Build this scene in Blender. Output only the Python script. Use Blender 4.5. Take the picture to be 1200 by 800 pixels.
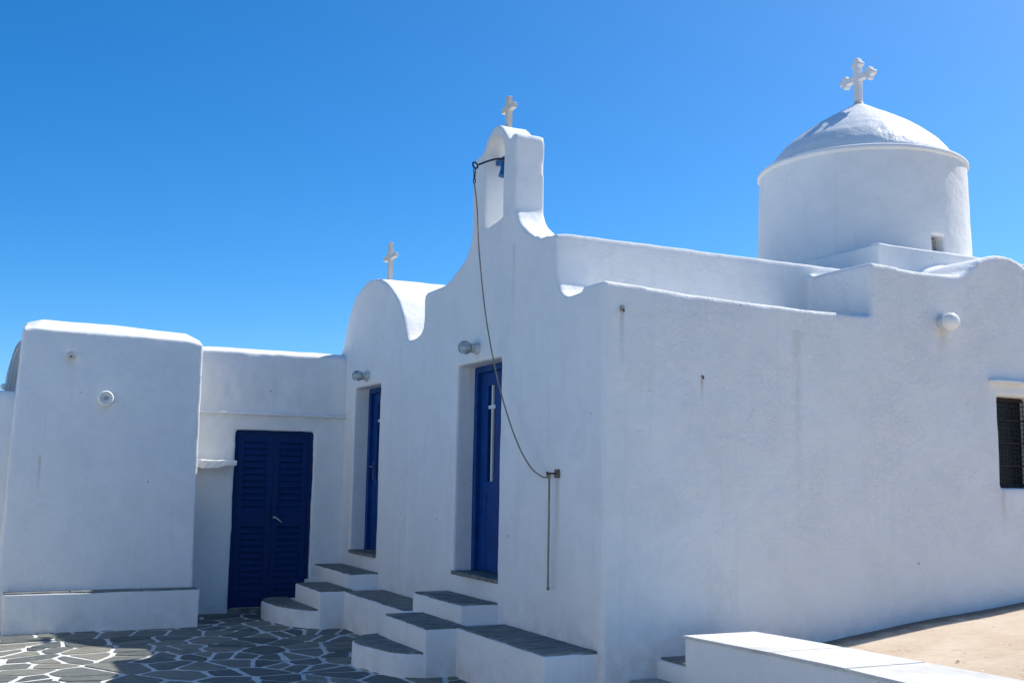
import bpy, bmesh, math, random
from mathutils import Vector, Matrix, noise
R = math.radians
random.seed(7)
scene = bpy.context.scene
for o in list(bpy.data.objects): bpy.data.objects.remove(o)
COL = scene.collection

# ------------------------------------------------------------------ camera
cam_d = bpy.data.cameras.new('camera'); cam = bpy.data.objects.new('camera', cam_d); COL.objects.link(cam)
_p, _r, _y = 0.125734908, 0.0170709122, 1.11788186
F = Vector((math.cos(_y)*math.cos(_p), math.sin(_y)*math.cos(_p), math.sin(_p)))
RT = Vector((math.sin(_y), -math.cos(_y), 0)); UP = RT.cross(F)
r_ = RT*math.cos(_r)+UP*math.sin(_r); u_ = UP*math.cos(_r)-RT*math.sin(_r)
m = Matrix((r_, u_, -F)).transposed().to_4x4(); m.translation = Vector((0, 0, 1.65))
cam.matrix_world = m
cam_d.sensor_width = 36; cam_d.lens = 36*1274.48/1200
cam_d.clip_start = .05; cam_d.clip_end = 20000
scene.camera = cam

# ------------------------------------------------------------------ sky + sun
SUN = Vector((2.65, 0.29, 3.17)).normalized()
EL = math.asin(SUN.z); AZ = math.atan2(SUN.x, SUN.y)      # clockwise from +Y
w = bpy.data.worlds.new('World'); scene.world = w; w.use_nodes = True
nt = w.node_tree; nt.nodes.clear()
sky = nt.nodes.new('ShaderNodeTexSky'); sky.sky_type = 'NISHITA'; sky.sun_disc = False
sky.sun_elevation = EL; sky.sun_rotation = AZ; sky.altitude = 2600
sky.air_density = 1.0; sky.dust_density = 7; sky.ozone_density = 7
hs = nt.nodes.new('ShaderNodeHueSaturation'); hs.inputs['Saturation'].default_value = 1.28
bgn = nt.nodes.new('ShaderNodeBackground'); bgn.inputs['Strength'].default_value = .13
wo = nt.nodes.new('ShaderNodeOutputWorld')
tint = nt.nodes.new('ShaderNodeMix'); tint.data_type = 'RGBA'; tint.blend_type = 'MULTIPLY'; tint.inputs[0].default_value = 1; tint.inputs[7].default_value = (.95, 1.03, .97, 1)
nt.links.new(sky.outputs[0], hs.inputs['Color']); nt.links.new(hs.outputs[0], tint.inputs[6]); nt.links.new(tint.outputs[2], bgn.inputs[0]); nt.links.new(bgn.outputs[0], wo.inputs[0])
sd = bpy.data.lights.new('sun', 'SUN'); sd.energy = 4.2; sd.angle = R(.53); sd.color = (1, .955, .89)
so = bpy.data.objects.new('sun', sd); COL.objects.link(so); so.location = (8, 2, 12)
so.rotation_euler = SUN.to_track_quat('Z', 'Y').to_euler()
vs = scene.view_settings; scene.display_settings.display_device = 'sRGB'
vs.view_transform = 'Standard'; vs.look = 'None'; vs.exposure = 0.54; vs.gamma = 1; vs.use_curve_mapping = False
try: scene.cycles.max_bounces = 10; scene.cycles.diffuse_bounces = 6
except Exception: pass

FX = 4.19; WY = 7.02
# ------------------------------------------------------------------ materials
def newmat(name):
    mt = bpy.data.materials.new(name); mt.use_nodes = True
    t = mt.node_tree; b = t.nodes['Principled BSDF']
    return mt, t, b
def N(t, k, **kw):
    n = t.nodes.new(k)
    for a, v in kw.items():
        if a in n.inputs: n.inputs[a].default_value = v
        else: setattr(n, a, v)
    return n
def L(t, a, b): t.links.new(a, b)
def ramp(t, fac, stops):
    r = t.nodes.new('ShaderNodeValToRGB'); e = r.color_ramp.elements
    while len(e) < len(stops): e.new(.5)
    for i, (p, c) in enumerate(stops):
        e[i].position = p; e[i].color = (*c, 1) if not isinstance(c, (int, float)) else (c, c, c, 1)
    L(t, fac, r.inputs[0]); return r
def noise_n(t, vec, scale, detail=4, rough=.5, dist=0):
    n = N(t, 'ShaderNodeTexNoise', Scale=scale, Detail=detail, Roughness=rough, Distortion=dist); L(t, vec, n.inputs['Vector']); return n
def mixc(t, fac, a, b, mode='MIX'):
    n = t.nodes.new('ShaderNodeMix'); n.data_type = 'RGBA'; n.blend_type = mode
    for s, v in ((0, fac), (6, a), (7, b)):
        if hasattr(v, 'is_output'): L(t, v, n.inputs[s])
        else: n.inputs[s].default_value = v if s == 0 else (*v, 1)
    return n.outputs[2]
def math_n(t, op, a, b=None, c=None, clamp=False):
    n = t.nodes.new('ShaderNodeMath'); n.operation = op; n.use_clamp = clamp
    for i, v in enumerate((a, b, c)):
        if v is None: continue
        if hasattr(v, 'is_output'): L(t, v, n.inputs[i])
        else: n.inputs[i].default_value = v
    return n.outputs[0]
def mapping(t, vec, scale=(1, 1, 1), loc=(0, 0, 0), rot=(0, 0, 0)):
    n = t.nodes.new('ShaderNodeMapping'); n.inputs['Scale'].default_value = scale; n.inputs['Location'].default_value = loc; n.inputs['Rotation'].default_value = rot
    L(t, vec, n.inputs['Vector']); return n.outputs[0]

def whitewash(name, rough_strength=.35, stains=(), base=(.80, .80, .785), dirt_z=None):
    mt, t, b = newmat(name)
    geo = t.nodes.new('ShaderNodeNewGeometry'); P = geo.outputs['Position']
    n1 = noise_n(t, P, .9, 5, .6); n2 = noise_n(t, P, 7, 5, .6)
    c = mixc(t, ramp(t, n1.outputs[0], [(.35, 0), (.7, 1)]).outputs[0], base, tuple(x*.945 for x in base))
    c = mixc(t, ramp(t, n2.outputs[0], [(.45, 0), (.75, .5)]).outputs[0], c, (base[0]*.93, base[1]*.92, base[2]*.90))
    n5 = noise_n(t, P, 2.6, 6, .7, .8)
    c = mixc(t, ramp(t, n5.outputs[0], [(.50, 0), (.56, .35), (.75, .6)]).outputs[0], c, (base[0]*.90, base[1]*.90, base[2]*.89))
    # faint vertical water marks
    vm = noise_n(t, mapping(t, P, (9, 9, .35)), 1, 4, .6)
    c = mixc(t, ramp(t, vm.outputs[0], [(.56, 0), (.72, .45)]).outputs[0], c, (base[0]*.88, base[1]*.87, base[2]*.84))
    # tiny chips
    ch = t.nodes.new('ShaderNodeTexVoronoi'); ch.inputs['Scale'].default_value = 2.3; L(t, P, ch.inputs['Vector'])
    c = mixc(t, ramp(t, ch.outputs['Distance'], [(.014, .85), (.034, 0)]).outputs[0], c, (.33, .27, .22))
    # hair cracks
    cr = t.nodes.new('ShaderNodeTexVoronoi'); cr.feature = 'DISTANCE_TO_EDGE'; cr.inputs['Scale'].default_value = .55
    wob = t.nodes.new('ShaderNodeVectorMath'); wob.operation = 'ADD'; nn = noise_n(t, P, 2.2, 6, .7)
    sc = t.nodes.new('ShaderNodeVectorMath'); sc.operation = 'SCALE'; sc.inputs['Scale'].default_value = .9; L(t, nn.outputs['Color'], sc.inputs[0])
    L(t, P, wob.inputs[0]); L(t, sc.outputs[0], wob.inputs[1]); L(t, wob.outputs[0], cr.inputs['Vector'])
    msk = noise_n(t, P, .8, 2)
    crack = math_n(t, 'MULTIPLY', ramp(t, cr.outputs['Distance'], [(.002, 1), (.007, 0)]).outputs[0], ramp(t, msk.outputs[0], [(.62, 0), (.72, .22)]).outputs[0])
    c = mixc(t, crack, c, (.40, .38, .36))
    sep = t.nodes.new('ShaderNodeSeparateXYZ'); L(t, P, sep.inputs[0])
    for (axis, u0, z0, wd, ln, col) in stains:      # real rust and damp runs under fixings
        du = math_n(t, 'ABSOLUTE', math_n(t, 'SUBTRACT', sep.outputs[axis], u0))
        nz = noise_n(t, mapping(t, P, (60, 60, 8)), 1, 3)
        a = math_n(t, 'SUBTRACT', 1.0, math_n(t, 'DIVIDE', du, wd), clamp=True)
        dz = math_n(t, 'SUBTRACT', z0, sep.outputs[2])
        up = math_n(t, 'GREATER_THAN', dz, -.02)
        f = math_n(t, 'SUBTRACT', 1.0, math_n(t, 'DIVIDE', dz, ln), clamp=True)
        k = math_n(t, 'MULTIPLY', math_n(t, 'MULTIPLY', a, f), math_n(t, 'MULTIPLY', up, math_n(t, 'MULTIPLY_ADD', nz.outputs[0], 2.2, -.35, clamp=True)))
        c = mixc(t, math_n(t, 'MULTIPLY', k, .8, clamp=True), c, col)
    if dirt_z is not None:                          # splash dirt just above the ground
        dd = math_n(t, 'SUBTRACT', 1.0, math_n(t, 'DIVIDE', math_n(t, 'SUBTRACT', sep.outputs[2], dirt_z), .35), clamp=True)
        dn = noise_n(t, P, 5, 5, .65)
        c = mixc(t, math_n(t, 'MULTIPLY', dd, ramp(t, dn.outputs[0], [(.4, 0), (.7, .55)]).outputs[0]), c, (.50, .46, .40))
    L(t, c, b.inputs['Base Color']); b.inputs['Roughness'].default_value = .85; b.inputs['Specular IOR Level'].default_value = .25
    # brushed lime relief
    h1 = noise_n(t, P, 3.0, 3, .5); h2 = noise_n(t, P, 16, 4, .55, .6); h3 = noise_n(t, P, 70, 3, .6)
    s = math_n(t, 'ADD', math_n(t, 'MULTIPLY', h1.outputs[0], .050), math_n(t, 'MULTIPLY', h2.outputs[0], .012))
    s = math_n(t, 'ADD', s, math_n(t, 'MULTIPLY', h3.outputs[0], .0030))
    br = noise_n(t, mapping(t, P, (17, 20, 13), rot=(.7, .9, .4)), 1, 5, .6, 1.6); bmk = noise_n(t, P, 1.3, 3, .6)
    s = math_n(t, 'ADD', s, math_n(t, 'MULTIPLY', math_n(t, 'MULTIPLY', ramp(t, br.outputs[0], [(.40, 0), (.70, 1)]).outputs[0], ramp(t, bmk.outputs[0], [(.38, .15), (.62, 1)]).outputs[0]), .011))
    bp = N(t, 'ShaderNodeBump', Strength=rough_strength, Distance=1.0); L(t, s, bp.inputs['Height']); L(t, bp.outputs[0], b.inputs['Normal'])
    return mt
RUST = (.42, .27, .14); DAMP = (.45, .42, .38)
M_chapel = whitewash('chapel_whitewash', .26, [(0, 4.345, 2.93, .035, .55, DAMP), (0, 5.09, 2.47, .02, .22, RUST), (0, 7.73, 3.06, .09, .30, (.62, .52, .42)),
    (1, 9.36, 2.84, .06, .12, (.6, .52, .45)), (1, 7.73, 1.66, .05, .7, (.55, .49, .42)), (1, 8.60, 3.72, .05, .9, (.60, .58, .55)), (1, 9.32, .73, .45, .22, (.55, .54, .51))], dirt_z=.38)
M_long = whitewash('long_wall_whitewash', .48, [(0, 4.345, 2.93, .03, .45, DAMP), (0, 5.09, 2.47, .018, .20, RUST), (0, 7.73, 3.06, .09, .30, (.62, .52, .42)), (0, 6.05, 2.9, .07, 1.7, (.60, .57, .53)), (0, 8.42, 1.62, .05, .45, (.55, .51, .45)), (0, 8.85, 1.62, .05, .5, (.55, .51, .45))], dirt_z=.35)
M_side = whitewash('side_chapel_whitewash', .28, [(1, 12.6, .73, .45, .22, (.55, .54, .51)), (1, 11.30, 1.1, .012, .8, (.45, .43, .40))], dirt_z=.36)
M_annex = whitewash('annex_whitewash', .24, [(0, .84, 2.90, .06, .16, (.6, .48, .36)), (0, 1.22, 2.40, .10, .16, (.66, .58, .46)), (0, .60, 1.80, .02, .45, (.5, .42, .25)), (0, .63, 2.25, .008, .35, (.6, .52, .36))], dirt_z=0)
M_ww = whitewash('lime_whitewash', .35, dirt_z=0)
M_dome = whitewash('dome_whitewash', .28); M_dome.node_tree.nodes['Principled BSDF'].inputs['Roughness'].default_value = .42; M_dome.node_tree.nodes['Principled BSDF'].inputs['Specular IOR Level'].default_value = .5
M_smooth = whitewash('painted_plaster', .12)

def simple(name, col, rough=.6, metal=0, bump=None, var=.0, spec=.5):
    mt, t, b = newmat(name); b.inputs['Roughness'].default_value = rough; b.inputs['Metallic'].default_value = metal
    b.inputs['Specular IOR Level'].default_value = spec
    tc = t.nodes.new('ShaderNodeTexCoord'); n = noise_n(t, tc.outputs['Object'], 9, 5, .6)
    c = mixc(t, ramp(t, n.outputs[0], [(.35, 0), (.7, 1)]).outputs[0], col, tuple(max(0, x*(1-var)) for x in col))
    L(t, c, b.inputs['Base Color'])
    if bump:
        h = noise_n(t, tc.outputs['Object'], bump[0], 4, .6); bp = N(t, 'ShaderNodeBump', Strength=bump[1], Distance=.01); L(t, h.outputs[0], bp.inputs['Height']); L(t, bp.outputs[0], b.inputs['Normal'])
    return mt
M_blue = simple('cobalt_paint', (.0015, .052, .23), .5, 0, (40, .25), .38, .22)
M_bluedark = simple('navy_louvre_paint', (.0008, .026, .125), .55, 0, (40, .3), .25, .2)
M_bluebell = simple('blue_enamel', (.006, .12, .36), .4, 0, (30, .3), .3)
M_iron = simple('dark_iron', (.012, .022, .05), .5, .3, (60, .4), .4)
M_rust = simple('rusty_iron', (.14, .085, .05), .85, .2, (60, .8), .5)
M_rope = simple('grey_rope', (.36, .29, .22), .9, 0, (220, .8), .35)
M_steel = simple('steel', (.55, .55, .56), .3, 1, None, .1)
M_whitep = simple('white_trim', (.66, .70, .76), .45, 0, None, .05)
M_opal = simple('opal_glass', (.90, .87, .80), .22, 0, None, .03)
M_greyp = simple('grey_plastic', (.60, .61, .62), .5, 0, None, .15)
M_cream = simple('cream_plastic', (.62, .59, .52), .45, 0, None, .1)
M_darkglass = simple('dark_pane', (.012, .012, .014), .25, 0, None, .2, .3)
M_grille = simple('black_iron_mesh', (.012, .014, .017), .6, .2, None, .3)
M_wood_and_shade = simple('brown_frame_and_shade', (.05, .032, .022), .6, 0, None, .3)
M_leaf = simple('dry_leaf', (.30, .075, .03), .8, 0, None, .4)
M_hole = simple('bare_mortar', (.50, .45, .39), .95, 0, (50, .9), .4)
M_stone = simple('bare_stone', (.42, .40, .36), .9, 0, (14, .8), .3)
def glassm():
    mt, t, b = newmat('clear_glass'); b.inputs['Transmission Weight'].default_value = .92; b.inputs['Roughness'].default_value = .04
    b.inputs['Base Color'].default_value = (.9, .94, .97, 1); b.inputs['IOR'].default_value = 1.45; return mt
M_glass = glassm()

def slate_mat():
    mt, t, b = newmat('slate_treads'); geo = t.nodes.new('ShaderNodeNewGeometry'); P = geo.outputs['Position']
    n = noise_n(t, mapping(t, P, (3, 9, 3), rot=(0, 0, .5)), 1.6, 7, .65, .8); n2 = noise_n(t, P, 30, 4, .7)
    c = ramp(t, n.outputs[0], [(.32, (.075, .088, .085)), (.5, (.15, .165, .155)), (.68, (.27, .285, .26))]).outputs[0]
    c = mixc(t, ramp(t, n2.outputs[0], [(.55, 0), (.8, .5)]).outputs[0], c, (.27, .28, .27))
    L(t, c, b.inputs['Base Color']); b.inputs['Roughness'].default_value = .7
    h = noise_n(t, mapping(t, P, (3, 9, 3), rot=(0, 0, .5)), 4, 6, .6); bp = N(t, 'ShaderNodeBump', Strength=.6, Distance=.02); L(t, h.outputs[0], bp.inputs['Height']); L(t, bp.outputs[0], b.inputs['Normal'])
    return mt
M_slate = slate_mat()

def joint_mat():
    mt, t, b = newmat('painted_joints'); geo = t.nodes.new('ShaderNodeNewGeometry'); P = geo.outputs['Position']
    n = noise_n(t, P, 7, 5, .65); c = mixc(t, ramp(t, n.outputs[0], [(.44, 0), (.56, .25), (.74, 1)]).outputs[0], (.70, .70, .67), (.36, .36, .33))
    L(t, c, b.inputs['Base Color']); b.inputs['Roughness'].default_value = .9
    n2 = noise_n(t, P, 40, 4, .6); bp = N(t, 'ShaderNodeBump', Strength=.6, Distance=.01); L(t, n2.outputs[0], bp.inputs['Height']); L(t, bp.outputs[0], b.inputs['Normal']); return mt
def paving_mat():
    mt, t, b = newmat('slate_crazy_paving'); geo = t.nodes.new('ShaderNodeNewGeometry'); P = geo.outputs['Position']
    at = t.nodes.new('ShaderNodeAttribute'); at.attribute_name = 'tone'
    stone = ramp(t, at.outputs['Fac'], [(0, (.075, .088, .088)), (.35, (.140, .155, .145)), (.7, (.22, .225, .19)), (1, (.32, .29, .225))]).outputs[0]
    n = noise_n(t, mapping(t, P, (2.5, 8, 2), rot=(0, 0, .3)), 2.2, 6, .68, .9)
    stone = mixc(t, ramp(t, n.outputs[0], [(.34, 0), (.7, .75)]).outputs[0], stone, (.075, .085, .08))
    n3 = noise_n(t, P, 38, 4, .65); stone = mixc(t, ramp(t, n3.outputs[0], [(.56, 0), (.8, .4)]).outputs[0], stone, (.42, .42, .39))
    n4 = noise_n(t, P, 6, 5, .7); stone = mixc(t, ramp(t, n4.outputs[0], [(.5, 0), (.8, .5)]).outputs[0], stone, (.30, .28, .23))
    L(t, stone, b.inputs['Base Color']); b.inputs['Roughness'].default_value = .72
    bp = N(t, 'ShaderNodeBump', Strength=.8, Distance=.02); L(t, n.outputs[0], bp.inputs['Height']); L(t, bp.outputs[0], b.inputs['Normal'])
    return mt
M_pave = paving_mat(); M_joint = joint_mat()
def cement_mat(name, a, b2, wall_y=None):
    mt, t, b = newmat(name); geo = t.nodes.new('ShaderNodeNewGeometry'); P = geo.outputs['Position']
    n = noise_n(t, P, 1.1, 6, .65, .5); n2 = noise_n(t, P, 12, 5, .6); n3 = noise_n(t, P, 90, 2, .5)
    c = mixc(t, ramp(t, n.outputs[0], [(.35, 0), (.68, 1)]).outputs[0], a, b2)
    c = mixc(t, ramp(t, n2.outputs[0], [(.5, 0), (.8, .6)]).outputs[0], c, tuple(x*.8 for x in a))
    c = mixc(t, ramp(t, n3.outputs[0], [(.60, 0), (.70, .35)]).outputs[0], c, tuple(x*.6 for x in a))
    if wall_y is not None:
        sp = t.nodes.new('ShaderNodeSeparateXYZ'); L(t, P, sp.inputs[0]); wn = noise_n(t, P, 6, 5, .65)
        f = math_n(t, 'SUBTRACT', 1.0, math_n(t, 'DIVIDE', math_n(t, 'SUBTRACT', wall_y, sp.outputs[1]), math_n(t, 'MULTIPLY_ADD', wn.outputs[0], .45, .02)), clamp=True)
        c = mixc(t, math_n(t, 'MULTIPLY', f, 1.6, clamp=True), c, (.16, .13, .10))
        v = t.nodes.new('ShaderNodeTexVoronoi'); v.feature = 'DISTANCE_TO_EDGE'; v.inputs['Scale'].default_value = .7
        w2 = t.nodes.new('ShaderNodeVectorMath'); w2.operation = 'MULTIPLY_ADD'; n8 = noise_n(t, P, 1.8, 5, .65); L(t, n8.outputs['Color'], w2.inputs[0]); w2.inputs[1].default_value = (.7, .7, .7); L(t, P, w2.inputs[2]); L(t, w2.outputs[0], v.inputs['Vector'])
        c = mixc(t, ramp(t, v.outputs['Distance'], [(.002, .5), (.010, 0)]).outputs[0], c, (.30, .22, .15))
        g = t.nodes.new('ShaderNodeTexVoronoi'); g.inputs['Scale'].default_value = 9; L(t, P, g.inputs['Vector'])
        gs = t.nodes.new('ShaderNodeSeparateColor'); L(t, g.outputs['Color'], gs.inputs[0])
        spot = math_n(t, 'MULTIPLY', ramp(t, g.outputs['Distance'], [(.07, .8), (.13, 0)]).outputs[0], math_n(t, 'GREATER_THAN', gs.outputs[0], .86))
        c = mixc(t, spot, c, (.20, .13, .08))
        spot = math_n(t, 'MULTIPLY', ramp(t, g.outputs['Distance'], [(.06, .8), (.11, 0)]).outputs[0], math_n(t, 'LESS_THAN', gs.outputs[0], .10))
        c = mixc(t, spot, c, (.80, .78, .74))
    L(t, c, b.inputs['Base Color']); b.inputs['Roughness'].default_value = .9
    s = math_n(t, 'ADD', math_n(t, 'MULTIPLY', n2.outputs[0], .01), math_n(t, 'MULTIPLY', n3.outputs[0], .002))
    bp = N(t, 'ShaderNodeBump', Strength=.5, Distance=1); L(t, s, bp.inputs['Height']); L(t, bp.outputs[0], b.inputs['Normal'])
    return mt
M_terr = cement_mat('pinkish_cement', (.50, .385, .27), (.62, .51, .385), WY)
M_marble = cement_mat('pale_marble', (.50, .49, .455), (.68, .67, .63))
M_earth = cement_mat('dry_earth', (.22, .17, .11), (.30, .24, .16))

# ------------------------------------------------------------------ helpers
def link(o, parent=None):
    COL.objects.link(o)
    if parent is not None:
        o.parent = parent
        o.matrix_parent_inverse = Matrix.Translation(-Vector(parent.location))
    return o
def thing(name, label, cat, loc, group=None):
    o = bpy.data.objects.new(name, None); o.empty_display_size = .1; o.location = loc; COL.objects.link(o)
    return tag(o, label, cat, group)
def tag(o, label, cat, group=None):
    o['label'] = label; o['category'] = cat
    if group: o['group'] = group
    return o
def fin(name, bm, mat, parent=None, smooth=None):
    bmesh.ops.recalc_face_normals(bm, faces=bm.faces)
    me = bpy.data.meshes.new(name); bm.to_mesh(me); bm.free(); return mobj(name, me, mat, parent, smooth)
def mobj(name, me, mat, parent=None, smooth=None):
    me.materials.clear(); me.materials.append(mat)
    if smooth is not None:
        for p in me.polygons: p.use_smooth = True
        me.set_sharp_from_angle(angle=R(smooth))
    o = bpy.data.objects.new(name, me); return link(o, parent)
def box(bm, x0, x1, y0, y1, z0, z1):
    vs_ = [bm.verts.new((x, y, z)) for z in (z0, z1) for x, y in ((x0, y0), (x1, y0), (x1, y1), (x0, y1))]
    for f in ((0, 3, 2, 1), (4, 5, 6, 7), (0, 1, 5, 4), (1, 2, 6, 5), (2, 3, 7, 6), (3, 0, 4, 7)): bm.faces.new([vs_[i] for i in f])
    return vs_
def prism(bm, pts, axis, a, b):
    """pts in the two other axes (order kept), extruded along axis from a to b"""
    def P3(p, v):
        return {0: (v, p[0], p[1]), 1: (p[0], v, p[1]), 2: (p[0], p[1], v)}[axis]
    A = [bm.verts.new(P3(p, a)) for p in pts]; B = [bm.verts.new(P3(p, b)) for p in pts]
    bm.faces.new(A); bm.faces.new(B[::-1]); n = len(pts)
    for i in range(n): bm.faces.new((A[i], B[i], B[(i+1) % n], A[(i+1) % n]))
def tube(bm, pts, rad, seg=8, cap=True):
    pts = [Vector(p) for p in pts]; rings = []
    prev = None
    for i, p in enumerate(pts):
        d = (pts[min(i+1, len(pts)-1)]-pts[max(i-1, 0)]).normalized()
        if prev is None: a = d.orthogonal().normalized()
        else: a = (prev-d*prev.dot(d)).normalized()
        prev = a; b = d.cross(a); rr = rad[i] if isinstance(rad, (list, tuple)) else rad
        rings.append([bm.verts.new(p+(a*math.cos(k*2*math.pi/seg)+b*math.sin(k*2*math.pi/seg))*rr) for k in range(seg)])
    for i in range(len(rings)-1):
        for k in range(seg): bm.faces.new((rings[i][k], rings[i][(k+1) % seg], rings[i+1][(k+1) % seg], rings[i+1][k]))
    if cap: bm.faces.new(rings[0][::-1]); bm.faces.new(rings[-1])
def lathe(bm, prof, org=(0, 0, 0), axis=(0, 0, 1), seg=48):
    """prof: (radius, height) list; closed at ends when radius 0"""
    ax = Vector(axis).normalized(); a = ax.orthogonal().normalized(); b = ax.cross(a); o = Vector(org); rings = []
    for r, h in prof:
        if r < 1e-5: rings.append([bm.verts.new(o+ax*h)])
        else: rings.append([bm.verts.new(o+ax*h+(a*math.cos(k*2*math.pi/seg)+b*math.sin(k*2*math.pi/seg))*r) for k in range(seg)])
    for i in range(len(rings)-1):
        A, B = rings[i], rings[i+1]
        for k in range(seg):
            j = (k+1) % seg
            if len(A) == 1 and len(B) == 1: continue
            if len(A) == 1: bm.faces.new((A[0], B[j], B[k]))
            elif len(B) == 1: bm.faces.new((A[k], A[j], B[0]))
            else: bm.faces.new((A[k], A[j], B[j], B[k]))
    if len(rings[0]) > 1: bm.faces.new(rings[0][::-1])
    if len(rings[-1]) > 1: bm.faces.new(rings[-1])
def catmull(pts, n=6):
    out = []
    for i in range(len(pts)-1):
        p0 = pts[max(i-1, 0)]; p1 = pts[i]; p2 = pts[i+1]; p3 = pts[min(i+2, len(pts)-1)]
        for k in range(n):
            t_ = k/n
            out.append(tuple(.5*((2*p1[j])+(-p0[j]+p2[j])*t_+(2*p0[j]-5*p1[j]+4*p2[j]-p3[j])*t_*t_+(-p0[j]+3*p1[j]-3*p2[j]+p3[j])*t_**3) for j in range(len(p1))))
    out.append(pts[-1]); return out
TEX = {}
def clouds(size):
    if size not in TEX:
        t = bpy.data.textures.new('lumps', 'CLOUDS'); t.noise_scale = size; t.noise_depth = 3; TEX[size] = t
    return TEX[size]
def plaster(solids, cutters=(), voxel=.02, smooth=3, lumps=((.7, .022), (.16, .007))):
    """hand-plastered mass: solids merged, openings cut out, arrises rounded, faces made uneven"""
    tmp = []
    bm = bmesh.new()
    for s in solids: s(bm)
    bmesh.ops.recalc_face_normals(bm, faces=bm.faces)
    me = bpy.data.meshes.new('t'); bm.to_mesh(me); bm.free(); o = bpy.data.objects.new('t', me); COL.objects.link(o); tmp.append(o)
    rm = o.modifiers.new('r0', 'REMESH'); rm.mode = 'VOXEL'; rm.voxel_size = voxel
    for c in cutters:
        bm = bmesh.new(); c(bm); bmesh.ops.recalc_face_normals(bm, faces=bm.faces)
        mc = bpy.data.meshes.new('c'); bm.to_mesh(mc); bm.free(); oc = bpy.data.objects.new('c', mc); COL.objects.link(oc); tmp.append(oc)
        bo = o.modifiers.new('b', 'BOOLEAN'); bo.operation = 'DIFFERENCE'; bo.object = oc; bo.solver = 'EXACT'
    if cutters:
        rm = o.modifiers.new('r1', 'REMESH'); rm.mode = 'VOXEL'; rm.voxel_size = voxel
    if smooth:
        sm = o.modifiers.new('s', 'SMOOTH'); sm.factor = .5; sm.iterations = smooth
    for size, st in lumps:
        d = o.modifiers.new('d', 'DISPLACE'); d.texture = clouds(size); d.strength = st; d.mid_level = .5; d.texture_coords = 'GLOBAL'
    dg = bpy.context.evaluated_depsgraph_get(); dg.update()
    res = bpy.data.meshes.new_from_object(o.evaluated_get(dg))
    for x in tmp:
        mm = x.data; bpy.data.objects.remove(x); bpy.data.meshes.remove(mm)
    for p in res.polygons: p.use_smooth = True
    return res
def split(me, classify):
    """cut one seamless plaster skin into the parts people would name"""
    bm = bmesh.new(); bm.from_mesh(me); groups = {}
    for f in bm.faces: groups.setdefault(classify(f.calc_center_median()), []).append(f.index)
    bm.free(); out = {}
    for k, idx in groups.items():
        keep = set(idx); b2 = bmesh.new(); b2.from_mesh(me)
        bmesh.ops.delete(b2, geom=[f for f in b2.faces if f.index not in keep], context='FACES')
        m2 = bpy.data.meshes.new(k); b2.to_mesh(m2); b2.free()
        for p in m2.polygons: p.use_smooth = True
        out[k] = m2
    return out
def B(*a): return lambda bm: box(bm, *a)
def PR(pts, ax, a, b): return lambda bm: prism(bm, pts, ax, a, b)

def loft(A, ya, Bp, yb, Cp, yc, batter=0):
    def f(bm):
        rings = [[bm.verts.new((x, y+batter*max(0, z)*w_, z)) for x, z in P_] for P_, y, w_ in ((A, ya, 1), (Bp, yb, 1), (Cp, yc, 0))]
        n = len(A); bm.faces.new(rings[0]); bm.faces.new(rings[-1][::-1])
        for a, b in zip(rings, rings[1:]):
            for i in range(n): bm.faces.new((a[i], b[i], b[(i+1) % n], a[(i+1) % n]))
    return f

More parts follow.
